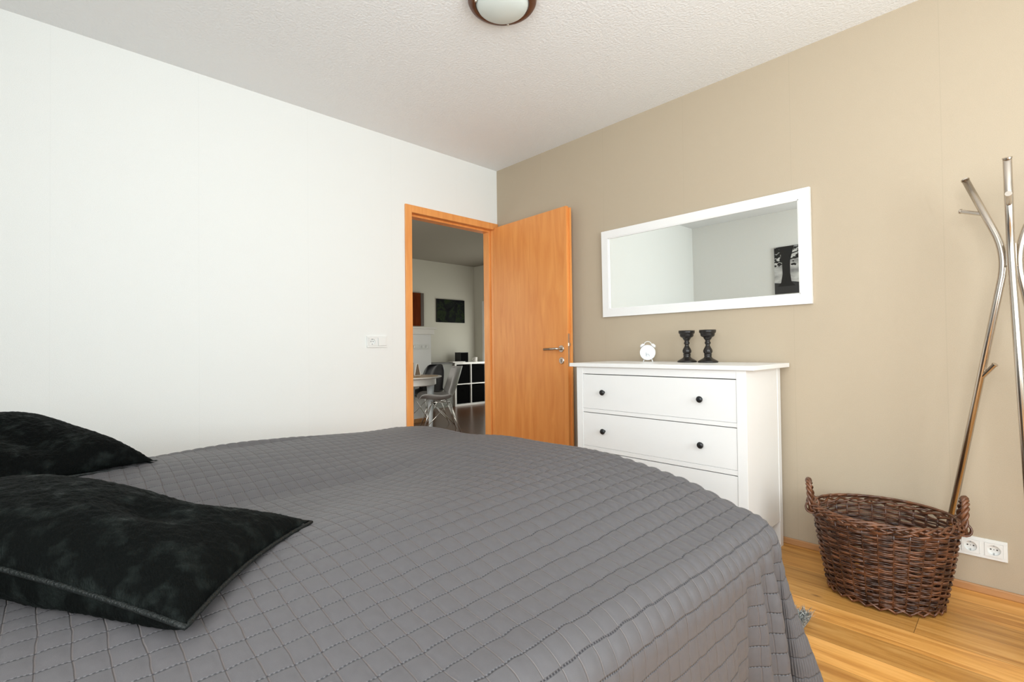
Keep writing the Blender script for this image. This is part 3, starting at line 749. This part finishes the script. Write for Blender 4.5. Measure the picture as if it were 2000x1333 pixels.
# ------------------------------------------------------------------ wicker basket
t = thing('wicker_basket', 'dark brown oval wicker basket with two braided handles', 'basket', (2.732, -.325, 0), math.radians(12))
HB = .345
def bas(h):  # semi axes at height h
    s = h / HB; s2 = s ** .85
    return .186 + .058 * s2, .150 + .064 * s2
def bpt(h, th, off=0):
    ax, ay = bas(h); return Vector(((ax + off) * math.cos(th), (ay + off) * math.sin(th), h))
NS = 30
bm = B()
for k in range(NS):
    th = 2 * PI * k / NS
    tube(bm, [bpt(h, th) for h in np.linspace(.012, HB - .01, 8)], .0042, 6)
obj('stakes', bm, M_wick, t, smooth=True)
bm = B(); bm2 = B()
ROWS = 25
for r_ in range(ROWS):
    h0 = .030 + (HB - .060) * r_ / (ROWS - 1)
    for sub in range(2):
        ph = PI * (r_ % 2); th0 = random.uniform(0, 2 * PI); M_ = NS * 6; dh = (sub - .5) * .0058; wob = random.uniform(0, 6)
        pts = []
        for i in range(M_):
            th = 2 * PI * i / M_
            off = .0062 * math.sin(th * NS / 2 + ph) + .0010 * math.sin(7 * th + wob)
            hh = h0 + dh + .0016 * math.sin(5 * th + wob) + .0009 * math.sin(NS / 2 * th + wob)
            pts.append(bpt(hh, th, off))
        tgt = bm2 if random.random() < .4 else bm
        rad = random.uniform(.0028, .0038)
        tube(tgt, pts, rad, 6, closed=True)
obj('woven_side', bm, M_wick, t, smooth=True); obj('woven_strand', bm2, M_wick2, t, smooth=True)
# braided rim: slanting overlapping rods
bm = B()
NR = 34
for k in range(NR):
    th0 = 2 * PI * k / NR; pts = []; span = 2 * PI / NR * 3.6
    for s_ in np.linspace(0, 1, 16):
        th = th0 + span * s_
        off = .011 * math.cos(2 * PI * s_ * 1.0) + .004
        hh = HB - .002 + .013 * math.sin(PI * s_) * 1.2 - .010 * s_ + .004
        pts.append(bpt(HB, th, off) + Vector((0, 0, hh - HB)))
    tube(bm, pts, [.0052 * (1 - .35 * abs(2 * q - 1) ** 3) for q in np.linspace(0, 1, 16)], 7)
for ph in (0, PI):
    pts = [bpt(HB, th, .012 * math.cos(12 * th + ph)) + Vector((0, 0, -.012 + .007 * math.sin(12 * th + ph))) for th in np.linspace(0, 2 * PI, 241)[:-1]]
    tube(bm, pts, .0052, 7, closed=True)
obj('braided_rim', bm, M_wick2, t, smooth=True)
# foot border
bm = B()
for k in range(26):
    th0 = 2 * PI * k / 26; pts = []
    for s_ in np.linspace(0, 1, 12):
        th = th0 + 2 * PI / 26 * 3.2 * s_; pts.append(bpt(.004 + .026 * math.sin(PI * s_), th, .007 * math.cos(2 * PI * s_)) + Vector((0, 0, .002)))
    tube(bm, pts, .0042, 6)
obj('foot_border', bm, M_wick2, t, smooth=True)
bm = B()
for k in range(24):   # woven floor of the basket
    s_ = (k + .5) / 24; pts = [Vector((.180 * s_ * math.cos(th), .145 * s_ * math.sin(th), .014 + .004 * math.sin(12 * th + k * PI))) for th in np.linspace(0, 2 * PI, 60)[:-1]]
    tube(bm, pts, .0042, 5, closed=True)
obj('woven_floor', bm, M_wick, t, smooth=True)
for th in (PI, 0):   # handles at the long ends
    bm = B(); wH = .046; hh = .102
    for ph in (0, 2 * PI / 3, 4 * PI / 3):
        pts = []
        for s_ in np.linspace(0, 1, 46):
            a = PI * s_; ax, ay = bas(HB)
            cx = (ax + .004 + .012 * math.sin(a)) * math.cos(th); cy = wH * math.cos(a) * (1 + .1 * math.sin(a)); cz = HB - .022 + (hh + .022) * math.sin(a) ** .75
            tw = 2 * PI * s_ * 4.0 + ph
            er = Vector((math.cos(th), 0, 0)); et = Vector((0, math.cos(a), math.sin(a)))
            pts.append(Vector((cx, cy, cz)) + (er * math.cos(tw) + et * math.sin(tw)) * .0072)
        tube(bm, pts, .0058, 7)
    for s_ in (-1, 1):   # wraps where the handle is lashed to the rim
        for q in range(3):
            pts = [Vector(((bas(HB)[0] + .004) * math.cos(th) + .022 * math.cos(u) * math.cos(th), s_ * wH + (q - 1) * .009 + .006 * math.sin(u), HB - .004 + .022 * math.sin(u))) for u in np.linspace(0, 2 * PI, 15)[:-1]]
            tube(bm, pts, .0036, 6, closed=True)
    obj('handle', bm, M_wick2, t, smooth=True)

# ------------------------------------------------------------------ coat stand
SC = Vector((3.130, -.225, 0))
t = thing('coat_stand', 'brushed steel coat stand with three splayed tubes by the socket', 'coat stand', SC)
def bez(pts, n=10, R=.09):
    """polyline with rounded corners"""
    P = [Vector(p) for p in pts]; out = [P[0]]
    for i in range(1, len(P) - 1):
        a = (P[i - 1] - P[i]); b2 = (P[i + 1] - P[i]); ra = min(R, a.length * .45); rb = min(R, b2.length * .45)
        A_ = P[i] + a.normalized() * ra; C_ = P[i] + b2.normalized() * rb
        for s_ in np.linspace(0, 1, n): out.append(A_ * (1 - s_) ** 2 + P[i] * 2 * s_ * (1 - s_) + C_ * s_ * s_)
    out.append(P[-1]); return out
TR = .0122
for i, (ang, fan) in enumerate(((152, 154), (269, 279), (32, 38))):
    fa = math.radians(fan); fd = Vector((math.cos(fa), math.sin(fa), 0))
    a = math.radians(ang); d = Vector((math.cos(a), math.sin(a), 0)); side = Vector((-d.y, d.x, 0))
    foot = fd * .28 + Vector((0, 0, .0)); hubb = d * .013 + Vector((0, 0, 1.39)); top = d * .140 + Vector((0, 0, 1.715))
    bm = B(); tube(bm, bez([foot, hubb, top], 12, .10), TR, 20); fixn(bm)
    tb = obj('tube', bm, M_steel2, t, smooth=True)
    bm = B(); dr_ = (top - hubb).normalized()
    tube(bm, [top - dr_ * .002, top + dr_ * .003], TR + .0015, 20); fixn(bm); obj('end_cap', bm, M_steel2, tb)
    # upper peg and lower peg
    def peg(at, vec, ln):
        bm = B(); v = Vector(vec).normalized(); tube(bm, [at, at + v * ln], .0080, 12); tube(bm, [at + v * ln, at + v * (ln + .004)], .0098, 12); fixn(bm); obj('peg', bm, M_steel2, tb, smooth=False)
    s1 = .52; at = hubb + (top - hubb) * s1
    peg(at, d * 1.0 + Vector((0, 0, .42)) , .085) if i != 1 else peg(at, Vector((0, -1, .32)) + d * .2, .085)
    at = foot + (hubb - foot) * .655
    inn = Vector((0.55, -.35, .75)) if i == 0 else (Vector((.8, .3, .6)) if i == 1 else Vector((-.2, -.7, .6)))
    peg(at, inn, .075)
bm = B()
for ang in (92, 212, 332):
    a = math.radians(ang); d = Vector((math.cos(a), math.sin(a), 0)); s_ = Vector((-d.y, d.x, 0))
    vs = []
    for sz in (1.345, 1.425):
        for q in (-1, 1): vs.append((d * .010 + s_ * .024 * q + Vector((0, 0, sz))))
    tube(bm, [(vs[0] + vs[1]) / 2, (vs[2] + vs[3]) / 2], .006, 8)
tube(bm, [Vector((0, 0, 1.34)), Vector((0, 0, 1.43))], .011, 16); fixn(bm); obj('hub_joint', bm, M_steel2, t)

# ------------------------------------------------------------------ living room things
M_shelfw = new_mat('white_foil', (.88, .86, .82), .4)[0]
M_bin = new_mat('black_fabric_bin', (.003, .003, .003), .95, spec=.05)[0]
t = thing('cube_shelf', 'white two by two cube shelf with black bins in the living room', 'shelf', (-4.19, 2.93, 0))
W_ = .385; bm = B()
box(bm, -.195, .19, -W_, W_, 0, .036); box(bm, -.195, .19, -W_, W_, .77, .806)
box(bm, -.195, .19, -W_, -W_ + .036, .036, .77); box(bm, -.195, .19, W_ - .036, W_, .036, .77)
obj('shelf_frame', bm, M_shelfw, t, bevel=.001)
bm = B(); box(bm, -.195, .188, -.009, .009, .036, .77); box(bm, -.195, .188, -W_ + .036, -.0091, .394, .412); box(bm, -.195, .188, .0091, W_ - .036, .394, .412); obj('divider', bm, M_shelfw, t)
for yy in (-.179, .179):
    for z0 in (.040, .416):
        bx_ = thing('storage_bin', f"black fabric bin in the {'upper' if z0 > .2 else 'lower'} {'left' if yy < 0 else 'right'} cube of the white shelf", 'storage bin', (-4.19, 2.93 + yy, z0), 0, 'black bins in the cube shelf')
        bm = B(); box(bm, -.17, .165, -.163, .163, 0, .335); obj('bin_body', bm, M_bin, bx_, bevel=.006)
        bm = B(); tube(bm, [Vector((.166, -.04, .26)), Vector((.176, -.02, .255)), Vector((.176, .02, .255)), Vector((.166, .04, .26))], .005, 6); obj('pull_loop', bm, M_bin, bx_)
t = thing('speaker', 'small black box speaker on top of the white cube shelf', 'speaker', (-4.18, 2.84, .806), 0)
bm = B(); box(bm, -.09, .08, -.09, .10, 0, .185); obj('speaker_case', bm, new_mat('speaker_black', (.012, .012, .013), .4)[0], t, bevel=.003)
bm = B(); box(bm, .080, .084, -.082, .092, .008, .177); obj('speaker_grille', bm, M_bin, t)
t = thing('mug', 'small white mug beside the speaker on the cube shelf', 'mug', (-4.10, 3.11, .806))
bm = B(); lathe(bm, [(0, 0), (.036, 0), (.040, .01), (.042, .09), (.038, .09), (.036, .012), (0, .010)], 24); fixn(bm); obj('mug_body', bm, new_mat('mug_white', (.7, .66, .6), .3)[0], t, smooth=True)
bm = B(); tube(bm, [(0, -.040 - .024 * math.sin(q), .045 + .026 * math.cos(q)) for q in np.linspace(0, PI, 12)], .005, 6); obj('mug_handle', bm, MATS['mug_white'], t, smooth=True)
bm = B(); box(bm, -4.16, -3.96, 2.47, 2.76, .8065, .823); o = obj('magazine', bm, M_shelfw, bevel=.002); tag(o, 'white magazine overhanging the left end of the cube shelf', 'magazine')

t = thing('sideboard', 'low grey cabinet left of the white cube shelf', 'cabinet', (-4.19, 2.20, 0))
M_gcab = new_mat('grey_cabinet', (.30, .30, .27), .5)[0]
bm = B(); box(bm, -.195, .15, -.62, .325, 0, .79); obj('cabinet_body', bm, M_gcab, t, bevel=.003)
bm = B(); box(bm, -.2, .165, -.63, .328, .79, .812); obj('cabinet_top', bm, new_mat('dark_top', (.08, .075, .07), .4)[0], t)
for q in (-.148, .10):
    bm = B(); box(bm, .15, .158, q - .15 - .08, q + .07, .06, .77); obj('cabinet_door', bm, M_gcab, t)

t = thing('wall_picture', 'dark photo print of a green and brown landscape on the living room wall', 'picture', (X2, 2.75, 1.57))
nt = new_mat('dark_photo', (.02, .02, .02), .8, spec=.1); m, N, L, b = nt
tc = N.new('ShaderNodeTexCoord'); n = N.new('ShaderNodeTexNoise'); n.inputs['Scale'].default_value = 5.5; n.inputs['Detail'].default_value = 4; n.inputs['Distortion'].default_value = .8; L.new(tc.outputs['Object'], n.inputs[0])
r = ramp(N, [(.35, (.006, .006, .008)), (.5, (.012, .014, .014)), (.58, (.022, .034, .014)), (.66, (.010, .012, .012)), (.72, (.03, .033, .042)), (.85, (.06, .04, .03))]); L.new(n.outputs[0], r.inputs[0]); L.new(r.outputs[0], b.inputs[0])
bm = B(); box(bm, 0, .022, -.325, .325, 0, .43); obj('photo_panel', bm, m, t)
bm = B()
for (y0, y1, z0, z1) in ((-.33, .33, -.005, 0), (-.33, .33, .43, .435), (-.33, -.325, 0, .43), (.325, .33, 0, .43)): box(bm, 0, .024, y0, y1, z0, z1)
obj('photo_edge', bm, M_gap, t)

t = thing('wall_cabinet', 'dark reddish brown wooden wall cabinet above the white half wall', 'cabinet', (X2, 1.78, 1.48))
M_brown, *_ = wood_mat('mahogany', (.17, .036, .010), (.09, .018, .006), .9, 3, (6, 6, 1), spec=.05)
bm = B(); box(bm, 0, .05, -.6, .27, 0, .60); obj('cabinet_body', bm, M_brown, t)
bm = B(); box(bm, 0, .055, .27, .335, 0, .60); obj('side_strip', bm, new_mat('grey_brown', (.10, .075, .06), .6)[0], t)

bm = B(); box(bm, -3.0, -2.88, -.6, 1.262, 0, 1.275); o = struct('wall_half_height', bm, M_lacq)
bm = B(); box(bm, -3.03, -2.85, -.6, 1.30, 1.275, 1.355); box(bm, -3.06, -2.825, -.6, 1.33, 1.355, 1.38); struct('trim_4', bm, M_shelfw, bevel=.002)
bm = B(); box(bm, -2.88, -2.866, -.6, 1.262, 0, .055); struct('trim_5', bm, M_base)
K3 = ['socket', 'switch', 'socket', 'socket']
t = euro_plate('wall_socket', 'row of white sockets and switch on the living room half wall', (-2.88, 1.065, 1.095), PI / 2, K3); plate_cut(t, K3, .071)

# table
t = thing('dining_table', 'white oval dining table with pale wooden top in the living room', 'table', (-2.27, .45, 0))
M_ttop, *_ = wood_mat('table_top_wood', (.45, .30, .16), (.36, .22, .11), .35, 3, (2, 9, 1))
def oval(r0, z): return [(r0[0] * math.cos(a), r0[1] * math.sin(a), z) for a in np.linspace(0, 2 * PI, 65)[:-1]]
def stack(bm, lv):
    rings = [[bm.verts.new(q) for q in oval(r0, z)] for r0, z in lv]
    for A_, C_ in zip(rings, rings[1:]):
        for j in range(64): bm.faces.new((A_[j], A_[(j + 1) % 64], C_[(j + 1) % 64], C_[j]))
    bm.faces.new(rings[0][::-1]); bm.faces.new(rings[-1])
bm = B(); stack(bm, [((.42, .43), .690), ((.45, .46), .700), ((.45, .46), .712)]); obj('tabletop_edge', bm, M_shelfw, t)
bm = B(); stack(bm, [((.41, .42), .7122), ((.41, .42), .714)]); obj('tabletop', bm, M_ttop, t)
bm = B(); stack(bm, [((.36, .37), .60), ((.38, .39), .61), ((.38, .39), .690)]); obj('apron', bm, M_shelfw, t)
for sx in (-1, 1):
    for sy in (-1, 1):
        bm = B(); lathe(bm, [(0, 0), (.022, 0), (.030, .25), (.042, .50), (.048, .60), (0, .60)], 20, (sx * .22, sy * .23, 0)); fixn(bm); obj('leg', bm, new_mat('leg_white', (.62, .66, .68), .4)[0] if 'leg_white' not in MATS else MATS['leg_white'], t, smooth=False)
# glass tealight frames on the table
M_glassobj = new_mat('clear_glass', (.9, .92, .9), .05, Transmission_Weight=.9)[0]
t = thing('lantern', 'slim triangular white lantern standing on the dining table', 'lantern', (-2.25, .62, .714))
bm = B()
for (a0, a1) in (((-.045, 0), (-.012, .15)), ((.045, 0), (.012, .15)), ((-.045, 0), (.045, 0)), ((-.012, .15), (.012, .15))):
    tube(bm, [(0, a0[0], a0[1] + .004), (0, a1[0], a1[1] + .004)], .004, 8)
obj('lantern_frame', bm, M_shelfw, t)
bm = B(); prism(bm, [(-.042, .004), (.042, .004), (.012, .148), (-.012, .148)], lambda a, b_, q: (q, a, b_), -.001, .001); fixn(bm); obj('lantern_pane', bm, new_mat('lantern_brown', (.25, .19, .14), .3)[0], t)
t2 = thing('picture_frame', 'small dark framed card leaning by the lantern', 'frame', (-2.28, .53, .714))
bm = B(); box(bm, -.006, .006, -.05, .05, 0, .17); obj('card_frame', bm, new_mat('card_grey', (.42, .38, .33), .5)[0], t2, bevel=.002)

# shell chairs with wire legs: seat faces local -y
M_shellg = new_mat('grey_shell_plastic', (.40, .39, .38), .38)[0]; M_shellb = new_mat('black_shell_plastic', (.018, .018, .020), .38)[0]
def shell_chair(label, loc, rz, mat, group):
    t = thing('shell_chair', label, 'chair', loc, rz, group)
    prof_ = [(-.255, .425, .19), (-.235, .437, .215), (-.17, .432, .228), (-.08, .415, .232), (.02, .405, .232), (.10, .415, .232), (.165, .450, .228), (.205, .51, .222), (.235, .59, .212), (.262, .68, .200), (.287, .76, .180), (.305, .815, .145), (.312, .835, .10)]
    n = len(prof_); m_ = 21
    ys = np.array([q[0] for q in prof_]); zs = np.array([q[1] for q in prof_]); ws = np.array([q[2] for q in prof_])
    tt = np.linspace(0, n - 1, 49); ys = np.interp(tt, range(n), ys); zs = np.interp(tt, range(n), zs); ws = np.interp(tt, range(n), ws)
    for arr in (ys, zs, ws): arr[1:-1] = (arr[:-2] + arr[1:-1] * 2 + arr[2:]) / 4
    P = np.zeros((49, m_, 3))
    for i in range(49):
        a_ = np.linspace(-1, 1, m_); fr_ = i / 48
        seat = 1 - sm(np.array(fr_), .40, .62)
        P[i, :, 0] = ws[i] * a_
        lift = .075 * np.abs(a_) ** 3.2
        P[i, :, 2] = zs[i] + lift * seat * sm(np.array(fr_), -.1, .2)
        P[i, :, 1] = ys[i] - lift * (1 - seat) * 1.1 - .03 * (1 - seat) * a_ ** 2
    o = grid_mesh('shell_seat', P, mat, t); md = o.modifiers.new('thick', 'SOLIDIFY'); md.thickness = .007
    bm = B()
    corners = [(-.14, -.10), (.14, -.10), (.14, .12), (-.14, .12)]; feet = [(-.20, -.235), (.20, -.235), (.20, .255), (-.20, .255)]
    obj_ps = []
    for i in range(4):
        c0 = Vector((*corners[i], .392)); f0 = Vector((*feet[i], 0)); lg = B()
        tube(lg, [c0, f0], .0055, 8); j = (i + 1) % 4; c1 = Vector((*corners[j], .392)); c2 = Vector((*corners[i - 1], .392))
        tube(lg, [c1, f0 * .80 + c0 * .20 if False else f0 + (c0 - f0) * .12], .0045, 8); obj('wire_leg', lg, M_chrome, t, smooth=True)
    for i in range(4): tube(bm, [Vector((*corners[i], .392)), Vector((*corners[(i + 1) % 4], .392))], .0055, 8)
    tube(bm, [(-.14, -.10, .392), (.14, .12, .392)], .0045, 8); tube(bm, [(.14, -.10, .392), (-.14, .12, .392)], .0045, 8)
    obj('seat_frame', bm, M_chrome, t, smooth=True)
    return t
shell_chair('light grey shell chair with chrome wire legs nearest the doorway', (-2.0, .77, 0), math.radians(-28), M_shellg, None)
shell_chair('black shell chair behind the table with its back to the half wall', (-2.60, .98, 0), math.radians(14), M_shellb, None)
